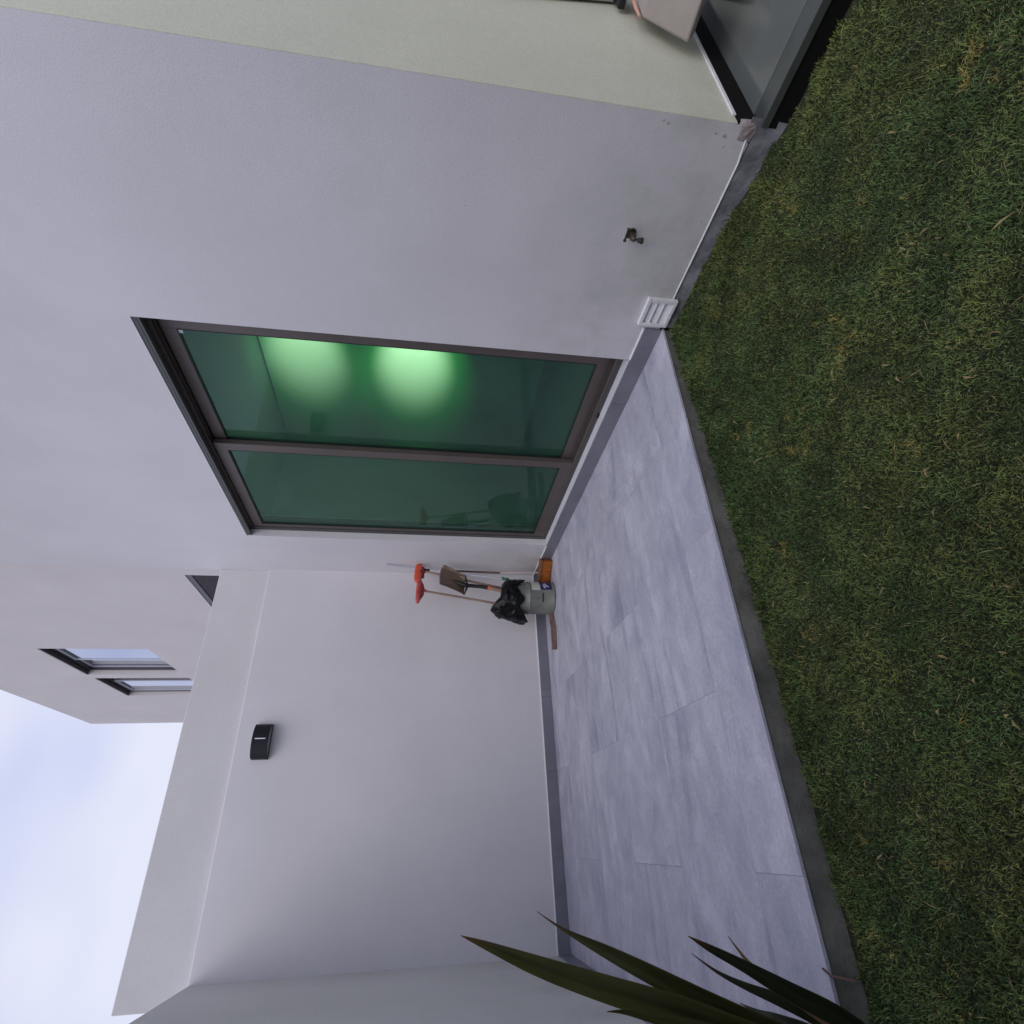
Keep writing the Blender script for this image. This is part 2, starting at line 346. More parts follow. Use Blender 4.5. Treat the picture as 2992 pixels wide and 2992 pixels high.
# footing under the wall on the lawn side
b = MB()
N = 26; top = []; bot = []
for i in range(N+1):
    y = -3.1-(4.06-3.1)*i/N
    j = .006*mnoise.noise(Vector((y*9, 2, 0))); f = foot(min(y, -3.09)) if y > YN else foot(YN)
    top.append((.004+j*.3, y, min(f, .02)-.004 if y > -3.97 else f-.022)); bot.append((-.022+j*1.5, y, -.2))
for i in range(N):
    b.poly([top[i], top[i+1], bot[i+1], bot[i]], [(0, 1, 2, 3)])
b.box(.0075, .19, -4.028, -3.1, -.25, .004)
b.build('footing', 'footing', house)
# bright caulk line along the foot
b = MB(); b.tube([(.001, y, foot(y)+.002 if y < -3.09 else .016) for y in (-3.27, -3.5, -3.74, -3.9, -3.985)], [.0045]*5, 8)
b.build('foot_bead', 'grout', house, smooth=True)
b = MB(); b.tube([(-.004, -3.085, .0955), (-.004, -2.87, .0955)], .006, 8); b.build('skirting_bead', 'grout', house, smooth=True); b = MB(); b.tube([(-.004, -.64, .0955), (-.004, -.008, .0955)], .006, 8)
b.build('skirting_bead', 'grout', house, smooth=True)
# skirting tiles
b = MB()
ycut = [-3.087, -2.52, -1.92, -1.32, -.72, -.008]
for a, c in zip(ycut[:-1], ycut[1:]): b.box(-.010, -.0005, a+.001, c-.001, .0008, .0915, .0012)
b.build('skirting', 'skirt', house)
# small rough patch of broken render at the corner foot
b = MB(); q_ = []
for i in range(13):                                                    # lumpy rounded patch wrapped round the corner
    th = math.pi*i/12; row = []
    for k in range(20):
        ph = 2*math.pi*k/20
        d = Vector((math.sin(th)*math.cos(ph), math.sin(th)*math.sin(ph), math.cos(th)))
        d = Vector([math.copysign(abs(c)**.45, c) for c in d])
        v = Vector((.018, YN+.026, .037))+Vector((d.x*.021, d.y*.037, d.z*.036))
        v += Vector((mnoise.noise(v*55), mnoise.noise(v*55+Vector((5, 0, 0))), mnoise.noise(v*55+Vector((0, 5, 0)))))*.006
        row.append(b.bm.verts.new(v))
    q_.append(row)
for i in range(12):
    for k in range(20): b.bm.faces.new([q_[i][k], q_[i][(k+1) % 20], q_[i+1][(k+1) % 20], q_[i+1][k]])
pt = b.build('mortar_patch', mat('pinkish_mortar', (.34, .29, .29), .9, var=.3, vscale=25, bump=1, bscale=60), house)
pt['label'] = 'rough pinkish mortar patch at the wall corner'
# dirt specks at the painted corner edge
bm_ = mat('grey_blemish', (.42, .43, .42), .9, var=.3, vscale=80)
for (y, z, s) in [(-3.985, .115, .012), (-3.99, .15, .008), (-3.998, .34, .009), (-4.005, .36, .006), (-3.95, .10, .006), (-3.6, 1.05, .004), (-3.66, .055, .006), (-3.2, .9, .003), (-3.35, .19, .005), (-2.95, 1.9, .003)]:
    b = MB(); s *= .7
    pr = [(math.cos(a)*s*rng.uniform(.6, 1.2), math.sin(a)*s*rng.uniform(.6, 1.2)) for a in [k*math.pi/4 for k in range(8)]]
    b.prism(pr, lambda p: Vector((-.001, y+p[0], z+p[1])), lambda p: Vector((.003, y+p[0], z+p[1])))
    b.build('paint_blemish', bm_, house)


# --- sliding door: frame, two sashes, glass
door = bpy.data.objects.new('sliding_door', None); COL.objects.link(door); door.parent = house; door.location = (0, (DY0+DY1)/2, DZ0)
b = MB()
fx0, fx1 = .058, .165
hx0 = .004
b.box(hx0, fx1, DY0+.0015, DY1-.0015, DZ1-.022, DZ1-.0015)           # head box, comes forward to the wall face
b.box(hx0, .02, DY0+.0015, DY1-.0015, DZ1-.036, DZ1-.023)
b.box(fx0, fx1, DY0+.0015, DY0+.042, DZ0+.001, DZ1-.023)
b.box(fx0, fx1, DY1-.042, DY1-.0015, DZ0+.001, DZ1-.023)
b.box(fx0, fx1, DY0+.043, DY1-.043, DZ0+.001, DZ0+.028)
b.build('door_frame', mat('frame_grey_bronze', (.085, .085, .08), .42, .3), door, bevel=.0015)
b = MB()                                                              # tracks in head and sill
for x in (.062, .098, .134):
    for za, zb_ in ((DZ0+.0285, DZ0+.043), (DZ1-.045, DZ1-.0236)):
        b = MB(); b.box(x, x+.006, DY0+.044, DY1-.044, za, zb_); b.build('door_track', 'bronze', door)
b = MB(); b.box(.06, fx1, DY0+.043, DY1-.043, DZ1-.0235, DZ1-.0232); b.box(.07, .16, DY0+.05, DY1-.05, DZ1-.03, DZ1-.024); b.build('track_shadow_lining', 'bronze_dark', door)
def sash(x0, x1, y0, y1, sw0, sw1):
    z0, z1 = DZ0+.034, DZ1-.052; rb, rt = .085, .072
    b = MB()
    b.box(x0, x1, y0, y0+sw0, z0, z1); b.box(x0, x1, y1-sw1, y1, z0, z1)
    b.box(x0, x1, y0+sw0, y1-sw1, z0, z0+rb); b.box(x0, x1, y0+sw0, y1-sw1, z1-rt, z1)
    fr = b.build('sash', 'bronze', door, bevel=.003)
    xm = (x0+x1)/2
    g = MB(); g.box(xm-.012, xm-.002, y0+sw0-.006, y1-sw1+.006, z0+rb-.006, z1-rt+.006)
    g2 = MB(); e = .006
    for (a0, a1, c0, c1) in [(y0+sw0, y1-sw1, z0+rb, z0+rb+e), (y0+sw0, y1-sw1, z1-rt-e, z1-rt), (y0+sw0, y0+sw0+e, z0+rb+e, z1-rt-e), (y1-sw1-e, y1-sw1, z0+rb+e, z1-rt-e)]:
        g2.box(xm-.018, xm+.004, a0, a1, c0, c1)
    return fr, (xm-.006, y0+sw0-.004, y1-sw1+.004, z0+rb-.004, z1-rt+.004), g2
s1, g1, k1 = sash(.112, .150, DY0+.03, -1.70, .128, .075)
s2, g2_, k2 = sash(.066, .104, -1.80, DY1-.03, .07, .052)
for fr, g, k in ((s1, g1, k1), (s2, g2_, k2)):
    k.build('gasket', 'gasket', fr)
    b = MB(); x, ya, yb, za, zb_ = g; b.poly([(x, ya, za), (x, ya, zb_), (x, yb, zb_), (x, yb, za)], [(0, 1, 2, 3)])
    gp = b.build('glass_pane', 'glass', fr)
    if gp.data.polygons[0].normal.x > 0: gp.data.flip_normals()
# sill: pale threshold stone
b = MB(); b.box(-.006, .0575, DY0+.002, DY1-.002, DZ0-.0035, DZ0+.004, .0015)
b.build('threshold', mat('pale_threshold', (.62, .61, .66), .6, var=.08, vscale=8), house)
# small scrap of sticker at the glass corner
b = MB(); b.box(.1085, .1115, -2.70, -2.68, 2.432, 2.452, .001); b.build('door_sticker', 'label_white', house)
# little roller stop on sill
b = MB(); b.box(.05, .06, -2.35, -2.315, DZ0+.0045, DZ0+.018, .002); b.build('door_stop', 'gasket', house)

# --- room behind the glass
b = MB()
rx0, rx1, ry0, ry1, rz0, rz1 = T+.0, 1.5, YN+.17, -.02, .05, 2.62
b.poly([(rx1, ry0, rz0), (rx1, ry1, rz0), (rx1, ry1, rz1), (rx1, ry0, rz1)], [(0, 1, 2, 3)])
b.poly([(rx0, ry1, rz0), (rx1, ry1, rz0), (rx1, ry1, rz1), (rx0, ry1, rz1)], [(0, 1, 2, 3)])
b.poly([(rx0, ry0, rz0), (rx1, ry0, rz0), (rx1, ry0, rz1), (rx0, ry0, rz1)], [(0, 1, 2, 3)])
b.poly([(rx0, ry0, rz1), (rx1, ry0, rz1), (rx1, ry1, rz1), (rx0, ry1, rz1)], [(0, 1, 2, 3)])
b.build('room_wall', 'room', house)
b = MB(); b.box(rx0+.002, rx1-.002, ry0, ry1-.002, .0, rz0+.03); b.build('room_floor', 'roomfloor', house)
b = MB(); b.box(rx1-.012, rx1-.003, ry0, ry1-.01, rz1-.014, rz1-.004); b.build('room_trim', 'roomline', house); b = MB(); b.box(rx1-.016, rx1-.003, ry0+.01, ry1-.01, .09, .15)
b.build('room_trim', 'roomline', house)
# two lit lamps inside, near the far wall, hidden beyond the door jamb
for (y, z, e) in [(-2.32, 2.25, 300.0), (-2.30, 1.32, 420.0)]:
    for (sz, k, c) in [(32, 1.0, (1, .86, .84)), (46, .36, (.06, 1, .18))]:     # white lamp, plus an added wide green spot for the halo
        ld = bpy.data.lights.new('room_lamp_and_halo', 'SPOT'); ld.energy = e*k; ld.color = c; ld.spot_size = R(sz); ld.spot_blend = 1; ld.shadow_soft_size = .03
        lo = bpy.data.objects.new('room_lamp_and_halo', ld); COL.objects.link(lo); lo.parent = house
        lo.location = (.60, y, z); lo.rotation_euler = Vector((-.90, -1.04, 0)).to_track_quat('Z', 'Y').to_euler()

# ------------------------------------------------------------------ covered terrace beyond the corner
b = MB(); b.box(.086, 5.5, -7.5, YN-.0045, -.2, -.001); o = b.build('terrace_floor', 'terrace'); struct(o)
b = MB()
for a in (-7.5, -6.6, -5.7, -4.8):
    b.box(-.012, .084, a+.001, min(a+.899, YN-.006), -.03, -.001, .002)
o = b.build('terrace_edging', 'strip'); struct(o)
b = MB(); b.box(-.006, .08, -7.5, YN-.006, -.25, -.031); o = b.build('terrace_step', 'blackstone'); struct(o)

# garden chair on the terrace, mostly outside the frame
ch = thing('garden_chair', 'beige cushioned garden chair with grey-green back, cut off by the photo edge on the terrace', 'chair', (.95, -4.4, 0))
prof = [(.56, .160), (.474, .203), (.663, .364), (.97, .358), (.97, .30)]
b = MB(); b.prism(prof, lambda p: Vector((p[0], -4.085, p[1])), lambda p: Vector((p[0], -4.70, p[1])))
b.build('seat_cushion', 'cushion', ch, bevel=.012, smooth=True)
b = MB(); b.tube([(.668, -4.086, .370), (.76, -4.088, .374), (.97, -4.09, .366)], [.006, .008, .008], 8); b.build('piping', 'salmon', ch, smooth=True)
b = MB(); b.box(.835, .93, -4.12, -4.05, .40, .43, .004); b.box(.90, 1.02, -4.14, -4.05, .41, .44, .004); b.build('armrest', 'gasket', ch)
b = MB(); b.prism([(.93, .425), (.80, .90), (.76, 1.05), (1.5, 1.05), (1.5, .425)], lambda p: Vector((p[0], -4.06, p[1])), lambda p: Vector((p[0], -4.045, p[1])))
b.build('backrest', 'mesh', ch)
b = MB(); b.tube([(.98, -4.12, .0), (.98, -4.12, .20)], .014, 10); b.build('leg', 'gasket', ch)
b = MB(); b.tube([(.98, -4.62, .0), (.98, -4.62, .18)], .014, 10); b.build('leg', 'gasket', ch)

# ------------------------------------------------------------------ boundary walls
H1, H2 = 2.545, 2.973
bw = thing('boundary_wall', 'white rendered garden wall behind the tiled patio with grey tile skirting', 'wall', (-1.47, 0, 0))
b = MB(); b.box(-2.958, .012, .0, .029, .0, H1); b.build('wall', 'backwall', bw, bevel=.007)
b = MB(); xc = [-2.944, -2.35, -1.75, -1.15, -.55, -.011]
for a, c in zip(xc[:-1], xc[1:]): b.box(a+.001, c-.001, -.010, -.0005, .0008, .0915, .0012)
b.build('skirting', 'skirt', bw)
b = MB(); b.tube([(-2.943, -.004, .0955), (-.012, -.004, .0955)], .006, 8); b.build('skirting_bead', 'grout', bw, smooth=True)
pw = thing('parapet_wall', 'taller plain white wall rising behind the garden wall, its top edge against the sky', 'wall', (-1.5, .12, 0))
b = MB(); b.box(-3.068, .29, .0315, .18, -.2, H2); b.build('wall', 'parapet', pw, bevel=.006)
lw = thing('side_wall', 'shaded grey-white side wall at the far end of the patio behind the flax leaves', 'wall', (-3, -3, 0))
b = MB(); b.box(-3.066, -2.946, -9, .0295, -.2, H1+.0015); b.build('wall', 'leftwall', lw, bevel=.007)
b = MB()
for k in range(6):
    a = -3.087+k*.513; b.box(-2.9455, -2.936, a+.001, a+.512, .0008, .0915, .0012)
b.build('skirting', 'skirt', lw)
# far garden wall behind the photographer, closes the yard
rw = thing('rear_garden_wall', 'white garden wall closing the lawn behind the viewer', 'wall', (0, -9, 0))
b = MB(); b.box(-3.066, 6, -9.15, -9.001, -.2, H1); b.build('wall', 'leftwall', rw, bevel=.007)

# ------------------------------------------------------------------ neighbouring house
nb = thing('neighbour_house', 'tall warm-white house beyond the garden wall with two slim windows under its roofline', 'house', (.3, 4.5, 0))
NX = .30; wins = [(.857, 2.25, 1.9, 3.616), (3.459, 4.83, 4.93, 6.33), (5.05, 6.285, 4.90, 6.32)]
NY0, NY1, NH = .20, 8.87, 8.06
b = MB()
ysg = sorted(set([NY0, NY1]+[v for q in wins for v in q[:2]])); zsg = sorted(set([-.2, NH]+[v for q in wins for v in q[2:]]))
for i in range(len(ysg)-1):
    for j in range(len(zsg)-1):
        yc, zc = (ysg[i]+ysg[i+1])/2, (zsg[j]+zsg[j+1])/2
        if any(q[0] < yc < q[1] and q[2] < zc < q[3] for q in wins): continue
        b.poly([(NX, ysg[i], zsg[j]), (NX, ysg[i+1], zsg[j]), (NX, ysg[i+1], zsg[j+1]), (NX, ysg[i], zsg[j+1])], [(0, 1, 2, 3)])
bmesh.ops.remove_doubles(b.bm, verts=b.bm.verts[:], dist=.0005)
for q in wins:
    y0, y1, z0, z1 = q; d = NX+.15
    b.poly([(NX, y1, z0), (d, y1, z0), (d, y1, z1), (NX, y1, z1)], [(0, 1, 2, 3)]); b.poly([(NX, y0, z0), (d, y0, z0), (d, y0, z1), (NX, y0, z1)], [(0, 1, 2, 3)])
    b.poly([(NX, y0, z0), (d, y0, z0), (d, y1, z0), (NX, y1, z0)], [(0, 1, 2, 3)]); b.poly([(NX, y0, z1), (d, y0, z1), (d, y1, z1), (NX, y1, z1)], [(0, 1, 2, 3)])
b.poly([(NX, NY1, -.2), (8, NY1, -.2), (8, NY1, NH), (NX, NY1, NH)], [(0, 1, 2, 3)]); b.poly([(NX, NY0, -.2), (8, NY0, -.2), (8, NY0, NH), (NX, NY0, NH)], [(0, 1, 2, 3)])
b.poly([(8, NY0, -.2), (8, NY1, -.2), (8, NY1, NH), (8, NY0, NH)], [(0, 1, 2, 3)])
b.poly([(NX, NY0, NH), (8, NY0, NH), (8, NY1, NH), (NX, NY1, NH)], [(0, 1, 2, 3)])
b.build('wall', 'neigh', nb)
b = MB(); b.box(NX+.03, 7.98, NY0+.02, NY1-.02, NH+.002, NH+.03); b.build('roof', 'roofing', nb)
pane_m = mat('sky_mirror_pane', (.55, .60, .68), .06, metal=.8)
dark_m = mat('dark_window_panel', (.062, .055, .060), .7, spec=.15, var=.15, vscale=14)
for qi, (y0, y1, z0, z1) in enumerate(wins):
    e = .0015
    b = MB(); f0, f1, w_ = (NX+.07, NX+.15, .04) if qi else (NX+.005, NX+.06, .012)
    b.box(f0, f1, y0+e, y1-e, z1-.06, z1-e); b.box(f0, f1, y0+e, y1-e, z0+e, z0+.05); b.box(f0, f1, y0+e, y0+w_, z0+.051, z1-.061); b.box(f0, f1, y1-w_, y1-e, z0+.051, z1-.061)
    if qi: b.box(NX+.002, f0-.001, y0+e, y1-e, z1-.02, z1-e)
    fr = b.build('window', 'neigh_frame', nb, bevel=.002)
    if qi == 0:
        b = MB(); b.box(NX+.012, NX+.02, y0+w_, y1-w_, z0+.051, z1-.061); b.build('pane', dark_m, fr); continue
    ym = (y0+y1)/2+(.0 if qi == 1 else -.12)
    spans = [(y0+w_+.001, ym+.14, NX+.078), (ym+.10, y1-w_-.001, NX+.105)] if qi == 1 else [(y0+w_+.001, ym+.02, NX+.105), (ym-.02, y1-w_-.001, NX+.078)]
    for si, (a, c, x) in enumerate(spans):
        s_ = .045; b = MB()
        b.box(x, x+.02, a, a+s_, z0+.052, z1-.062); b.box(x, x+.02, c-s_, c, z0+.052, z1-.062); b.box(x, x+.02, a+s_, c-s_, z0+.052, z0+.10); b.box(x, x+.02, a+s_, c-s_, z1-.11, z1-.062)
        sfr = b.build('sash', 'sash_silver', fr, bevel=.002)
        sfr.name = 'sash'
        b = MB(); b.box(x+.008, x+.013, a+s_-.004, c-s_+.004, z0+.096, z1-.106)
        b.build('pane', pane_m if (qi, si) != (2, 0) else dark_m, fr)

# ------------------------------------------------------------------ wall lamp
wl = thing('wall_lamp', 'black half-round wall lamp with a white slit on the garden wall', 'lamp', (-1.475, 0, 2.35))
cx, hw, dp, z0, z1 = -1.478, .128, .098, 2.283, 2.405
arc = [(cx-hw, -.004), (cx-hw, -.022)] + [(cx-hw*math.cos(t), -.022-(dp-.022)*math.sin(t)) for t in [math.pi*k/24 for k in range(1, 24)]] + [(cx+hw, -.022), (cx+hw, -.004)]
inner = [(cx+(p[0]-cx)*.93, -.004+(p[1]+.004)*.93) for p in arc]
b = MB()
n = len(arc)
A0 = [b.bm.verts.new((p[0], p[1], z0)) for p in arc]; A1 = [b.bm.verts.new((p[0], p[1], z1)) for p in arc]
I0 = [b.bm.verts.new((p[0], p[1], z0)) for p in inner]; I1 = [b.bm.verts.new((p[0], p[1], z1)) for p in inner]
for i in range(n-1):
    for q in ((A0[i], A0[i+1], A1[i+1], A1[i]), (I0[i+1], I0[i], I1[i], I1[i+1]), (A0[i+1], A0[i], I0[i], I0[i+1]), (A1[i], A1[i+1], I1[i+1], I1[i])): b.bm.faces.new(q)
b.build('shade', 'black', wl, smooth=True, bevel=.002)
b = MB(); b.box(cx-hw, cx+hw, -.0038, -.0004, z0, z1); b.build('back_plate', 'black', wl)
b = MB(); b.prism([(p[0], p[1]) for p in inner], lambda p: Vector((p[0], p[1], z0+.006)), lambda p: Vector((p[0], p[1], z0+.009))); b.build('lens', 'lens', wl)
b = MB(); b.prism([(p[0], p[1]) for p in inner], lambda p: Vector((p[0], p[1], z1-.009)), lambda p: Vector((p[0], p[1], z1-.006))); b.build('lens', 'lens', wl)
sx_ = cx+.012
b = MB(); b.box(sx_-.0035, sx_+.0035, -dp-.002, -dp+.006, z0+.022, z1-.022, .0015); b.build('slit', 'slit', wl)

# ------------------------------------------------------------------ garden tap
tp = thing('garden_tap', 'small weathered metal garden tap low on the white wall', 'tap', (0, -3.56, .33))
b = MB(); b.tube([(-.0005, -3.575, .332), (-.005, -3.575, .332)], [.02, .018], 20); b.build('flange', 'tapmetal', tp, smooth=True)
b = MB(); b.tube([(-.004, -3.575, .332), (-.018, -3.575, .332), (-.022, -3.575, .332), (-.030, -3.575, .332), (-.042, -3.575, .331), (-.050, -3.575, .326), (-.056, -3.578, .314), (-.058, -3.578, .302)], [.009, .009, .014, .0155, .0145, .011, .010, .0105], 16)
b.tube([(-.058, -3.578, .303), (-.058, -3.578, .293)], [.013, .013], 16)
b.tube([(-.036, -3.575, .340), (-.036, -3.575, .352), (-.036, -3.575, .360)], [.008, .0055, .0055], 12)
b.build('body', 'tapmetal', tp, smooth=True)
b = MB(); b.box(-.041, -.031, -3.610, -3.556, .3585, .3665, .0025); b.tube([(-.036, -3.611, .3625), (-.036, -3.606, .3625)], .0065, 10); b.tube([(-.036, -3.560, .3625), (-.036, -3.553, .3625)], .0065, 10)
b.build('handle', 'tapmetal', tp, smooth=True)

# ------------------------------------------------------------------ wall vent
vt = thing('wall_vent', 'square white plastic louvre vent at the foot of the house wall beside the patio corner', 'vent', (0, -3.2, .07))
vy0, vy1, vz0, vz1 = -3.272, -3.112, -.008, .142; f = .019; vx = -.022
b = MB(); b.box(vx, -.0005, vy0, vy1, vz1-f, vz1, .003); b.box(vx, -.0005, vy0, vy0+f, vz0+f+.0005, vz1-f-.0005, .003); b.box(vx, -.0005, vy1-f, vy1, vz0+f+.0005, vz1-f-.0005, .003)
ym = vy0+.085
b.box(vx, -.0005, vy0, ym-.0015, vz0, vz0+f, .003); b.box(vx, -.0005, ym+.0015, vy1, vz0, vz0+f, .003)
b.build('frame', 'vent', vt)
b = MB(); b.box(-.003, -.0008, vy0+f, vy1-f, vz0+f, vz1-f); b.build('back_panel', 'vent_dark', vt)
hh = (vz1-vz0-2*f)/3
for k in range(3):
    zt = vz1-f-k*hh-.004
    b = MB(); b.prism([(-.006, zt), (-.0175, zt-hh*.86), (-.0145, zt-hh*.88), (-.0035, zt-.003)], lambda p: Vector((p[0], vy0+f+.001, p[1])), lambda p: Vector((p[0], vy1-f-.001, p[1])))
    b.build('louvre', 'vent', vt)

# ------------------------------------------------------------------ bucket with bag and tools
BX, BY, BR = -.366, -.330, .145
bk = thing('bucket', 'grey paint bucket in the patio corner holding the broom and shovel handles', 'bucket', (BX, BY, 0))
b = MB(); prof = [(.0, .004), (.135, .004), (.140, .0), (.1445, .004), (.1445, .018), (.1415, .021), (.1415, .222), (.1455, .226), (.1475, .231), (.1455, .236), (.142, .240), (.142, .355), (.147, .362), (.147, .368), (.139, .368), (.137, .03), (0, .03)]
SG = 64; rings = []
for (r_, z_) in prof:
    if r_ == 0: rings.append([b.bm.verts.new((BX, BY, z_))]); continue
    rings.append([b.bm.verts.new((BX+r_*math.cos(2*math.pi*k/SG), BY+r_*math.sin(2*math.pi*k/SG), z_)) for k in range(SG)])
for a, c in zip(rings[:-1], rings[1:]):
    for k in range(SG):
        k2_ = (k+1) % SG
        if len(a) == 1: b.bm.faces.new([a[0], c[k], c[k2_]])
        elif len(c) == 1: b.bm.faces.new([a[k], a[k2_], c[0]])
        else: b.bm.faces.new([a[k], a[k2_], c[k2_], c[k]])
b.build('body', 'bucket', bk, smooth=True, angle=50)
def cpatch(name, m, a0, a1, z0, z1, rad, parent, slope=0):
    b = MB(); N_ = 14
    A = [R(a0+(a1-a0)*i/N_) for i in range(N_+1)]
    q = []
    for i, a in enumerate(A):
        dz = slope*i/N_
        q.append([b.bm.verts.new((BX+r_*math.cos(a), BY+r_*math.sin(a), z)) for (r_, z) in ((rad, z0+dz), (rad, z1+dz), (rad-.001, z1+dz), (rad-.001, z0+dz))])
    for i in range(N_):
        for j in range(4): b.bm.faces.new([q[i][j], q[i+1][j], q[i+1][(j+1) % 4], q[i][(j+1) % 4]])
    b.bm.faces.new(q[0]); b.bm.faces.new(q[-1][::-1])
    return b.build(name, m, parent, smooth=True)
cam_a = math.degrees(math.atan2(-4.909-BY, -2.222-BX))           # direction of the viewer seen from the bucket
cpatch('seam', 'mark', cam_a-1.5, cam_a-.9, .022, .222, .1425, bk)
cpatch('size_mark', 'mark', cam_a-13, cam_a+19, .109, .121, .1428, bk)
lb = cpatch('label', 'label_cream', cam_a+30, cam_a+88, .135, .212, .1427, bk)
lb['label'] = 'cream and navy paper label'
cpatch('label_panel', 'label_navy', cam_a+32, cam_a+90, .03, .1345, .1427, bk, .0)
for (a, zc, s) in [(44, .092, 5), (50, .075, 4), (53, .098, 5), (60, .082, 6), (48, .062, 3)]:
    cpatch('label_emblem', 'label_white', cam_a+a-s, cam_a+a+s, zc-.007, zc+.007, .1433, bk, .008)

# black bag slumped over the mouth of the bucket
bag = MB(); NA, NL = 96, 26
ring = []
def hem(a):  # a in degrees relative to the viewer: +90 = right of the bucket, -90 = left
    pts_ = [(-180, .19, .30), (-120, .215, .275), (-90, .225, .262), (-68, .222, .235), (-48, .185, .275), (-25, .158, .318), (0, .150, .272), (18, .152, .315), (38, .156, .345), (60, .172, .268), (84, .166, .310), (120, .17, .33), (150, .18, .31), (180, .19, .30)]
    for i in range(len(pts_)-1):
        if pts_[i][0] <= a <= pts_[i+1][0]:
            t = (a-pts_[i][0])/(pts_[i+1][0]-pts_[i][0]); t = t*t*(3-2*t)
            return pts_[i][1]*(1-t)+pts_[i+1][1]*t, pts_[i][2]*(1-t)+pts_[i+1][2]*t
    return .16, .3
vr = Vector((math.cos(R(cam_a)), math.sin(R(cam_a)), 0)); lr = Vector((math.cos(R(cam_a+90)), math.sin(R(cam_a+90)), 0))
for j in range(NL+1):
    t = j/NL; row = []
    for k in range(NA):
        a = -180+360*k/NA; rh, zh = hem(a)
        left = max(0, math.cos(R(a+95)))
        rt = .085+.030*left; zt = .455+.10*left+.03*max(0, math.cos(R(a+10)))
        if t < .55: u = t/.55; rad = rt*(1-u)+max(.155, rh*.88)*u; z = zt*(1-u)+(.375+.02*left)*u + .028*math.sin(u*math.pi)
        else: u = (t-.55)/.45; rad = max(.155, rh*.88)*(1-u)+rh*u; z = (.375+.02*left)*(1-u)+zh*u
        d = vr*math.cos(R(a))+lr*math.sin(R(a))
        p = Vector((BX, BY, 0))+d*rad+Vector((0, 0, z))
        nn = mnoise.noise(p*14)*.020+mnoise.noise(p*34+Vector((3, 1, 7)))*.011+.007*abs(mnoise.noise(Vector((a*.09, t*2.2, 4))))
        am = min(1, t*4)*1.0
        p += d*nn*am+Vector((0, 0, mnoise.noise(p*22+Vector((9, 2, 1)))*.012*am))
        # never cut into the bucket wall
        dd = Vector((p.x-BX, p.y-BY, 0))
        if p.z < .40 and dd.length < .151: p.x, p.y = BX+dd.x/dd.length*.151, BY+dd.y/dd.length*.151
        row.append(bag.bm.verts.new(p))
    ring.append(row)
for j in range(NL):
    for k in range(NA): bag.bm.faces.new([ring[j][k], ring[j][(k+1) % NA], ring[j+1][(k+1) % NA], ring[j+1][k]])
cvt = bag.bm.verts.new((BX-.03, BY, .40))
ro = ring[0]
for k in range(NA): bag.bm.faces.new([ro[(k+1) % NA], ro[k], cvt])
bo = bag.build('plastic_bag', 'bag', None, smooth=True, origin=(BX, BY, .37), angle=75)
md = bo.modifiers.new('thick', 'SOLIDIFY'); md.thickness = .0015; md.offset = 1
tag(bo, 'crumpled black plastic bag draped over the mouth of the grey bucket', 'bag')

def rounded_bar(p0, p1, w_, h_, nrm, tip=.5, seg=10):
    """broom head: a bar from p0 to p1, thickness along nrm, blunt rounded ends"""
    p0, p1 = Vector(p0), Vector(p1); d = (p1-p0); L_ = d.length; d.normalize(); nrm = Vector(nrm).normalized(); up = d.cross(nrm).normalized(); nrm = up.cross(d)
    b = MB(); rows_ = []
    N_ = 18
    for i in range(N_+1):
        t = i/N_; s = min(1, (max(0, 1-abs(2*t-1)**8))**.5*1.0+.001)
        taper = 1-.22*abs(2*t-1)**2
        c = p0+d*L_*t
        rows_.append([b.bm.verts.new(c+up*(math.copysign(abs(math.sin(a))**.6, math.sin(a))*h_/2*taper*s)+nrm*(math.copysign(abs(math.cos(a))**.6, math.cos(a))*w_/2*s)) for a in [2*math.pi*k/16 for k in range(16)]])
    for i in range(N_):
        for k in range(16): b.bm.faces.new([rows_[i][k], rows_[i][(k+1) % 16], rows_[i+1][(k+1) % 16], rows_[i+1][k]])
    b.bm.faces.new(rows_[0][::-1]); b.bm.faces.new(rows_[-1])
    return b

def bristles(p0, p1, drop, half, depth, nrm, rows_n=3, n_=34):
    b = MB(); p0, p1 = Vector(p0), Vector(p1); nrm = Vector(nrm).normalized()
    for i in range(n_):
        for j in range(rows_n):
            t = (i+.5)/n_; c = p0.lerp(p1, .06+.88*t)+nrm*((j-(rows_n-1)/2)*half)
            e = c+Vector(drop)*(1+rng.uniform(-.12, .12))+Vector((rng.uniform(-.004, .004), rng.uniform(-.004, .004), 0))
            b.tube([c, c.lerp(e, .5), e], [.0035, .004, .0032], 5)
    return b

# broom one: orange-red head, upside down, wooden handle running down into the bucket
g = (-.085, -.225, 1.14); e = (-.352, -.345, .12)
b1 = thing('broom', 'orange-red broom head standing upside down nearest the house wall', 'broom', (-.352, -.345, .05), 'upturned brooms in the bucket')
rounded_bar((-.198, -.225, 1.206), (.0, -.20, 1.196), .045, .072, (0, 1, 0)).build('head', 'red', b1, smooth=True, angle=60)
hb = MB(); hb.prism([(-.196, 1.181), (-.196, 1.232), (-.05, 1.238), (-.022, 1.215), (-.020, 1.172), (-.06, 1.158)], lambda p: Vector((p[0], -.255, p[1])), lambda p: Vector((p[0], -.200, p[1])))
b = bristles((-.15, -.215, 1.180), (-.03, -.205, 1.178), (0, 0, -.03), .012, .02, (0, 1, 0)); b.build('bristles', 'bristle_red', b1)
hb.bm.free()
b = MB(); b.tube([(-.085, -.222, 1.185), (-.087, -.224, 1.135)], [.017, .012], 14); b.build('socket', 'bristle_red', b1, smooth=True)
b = MB(); b.tube([g, e], [.0095, .0105], 12); b.build('handle', 'wood', b1, smooth=True)
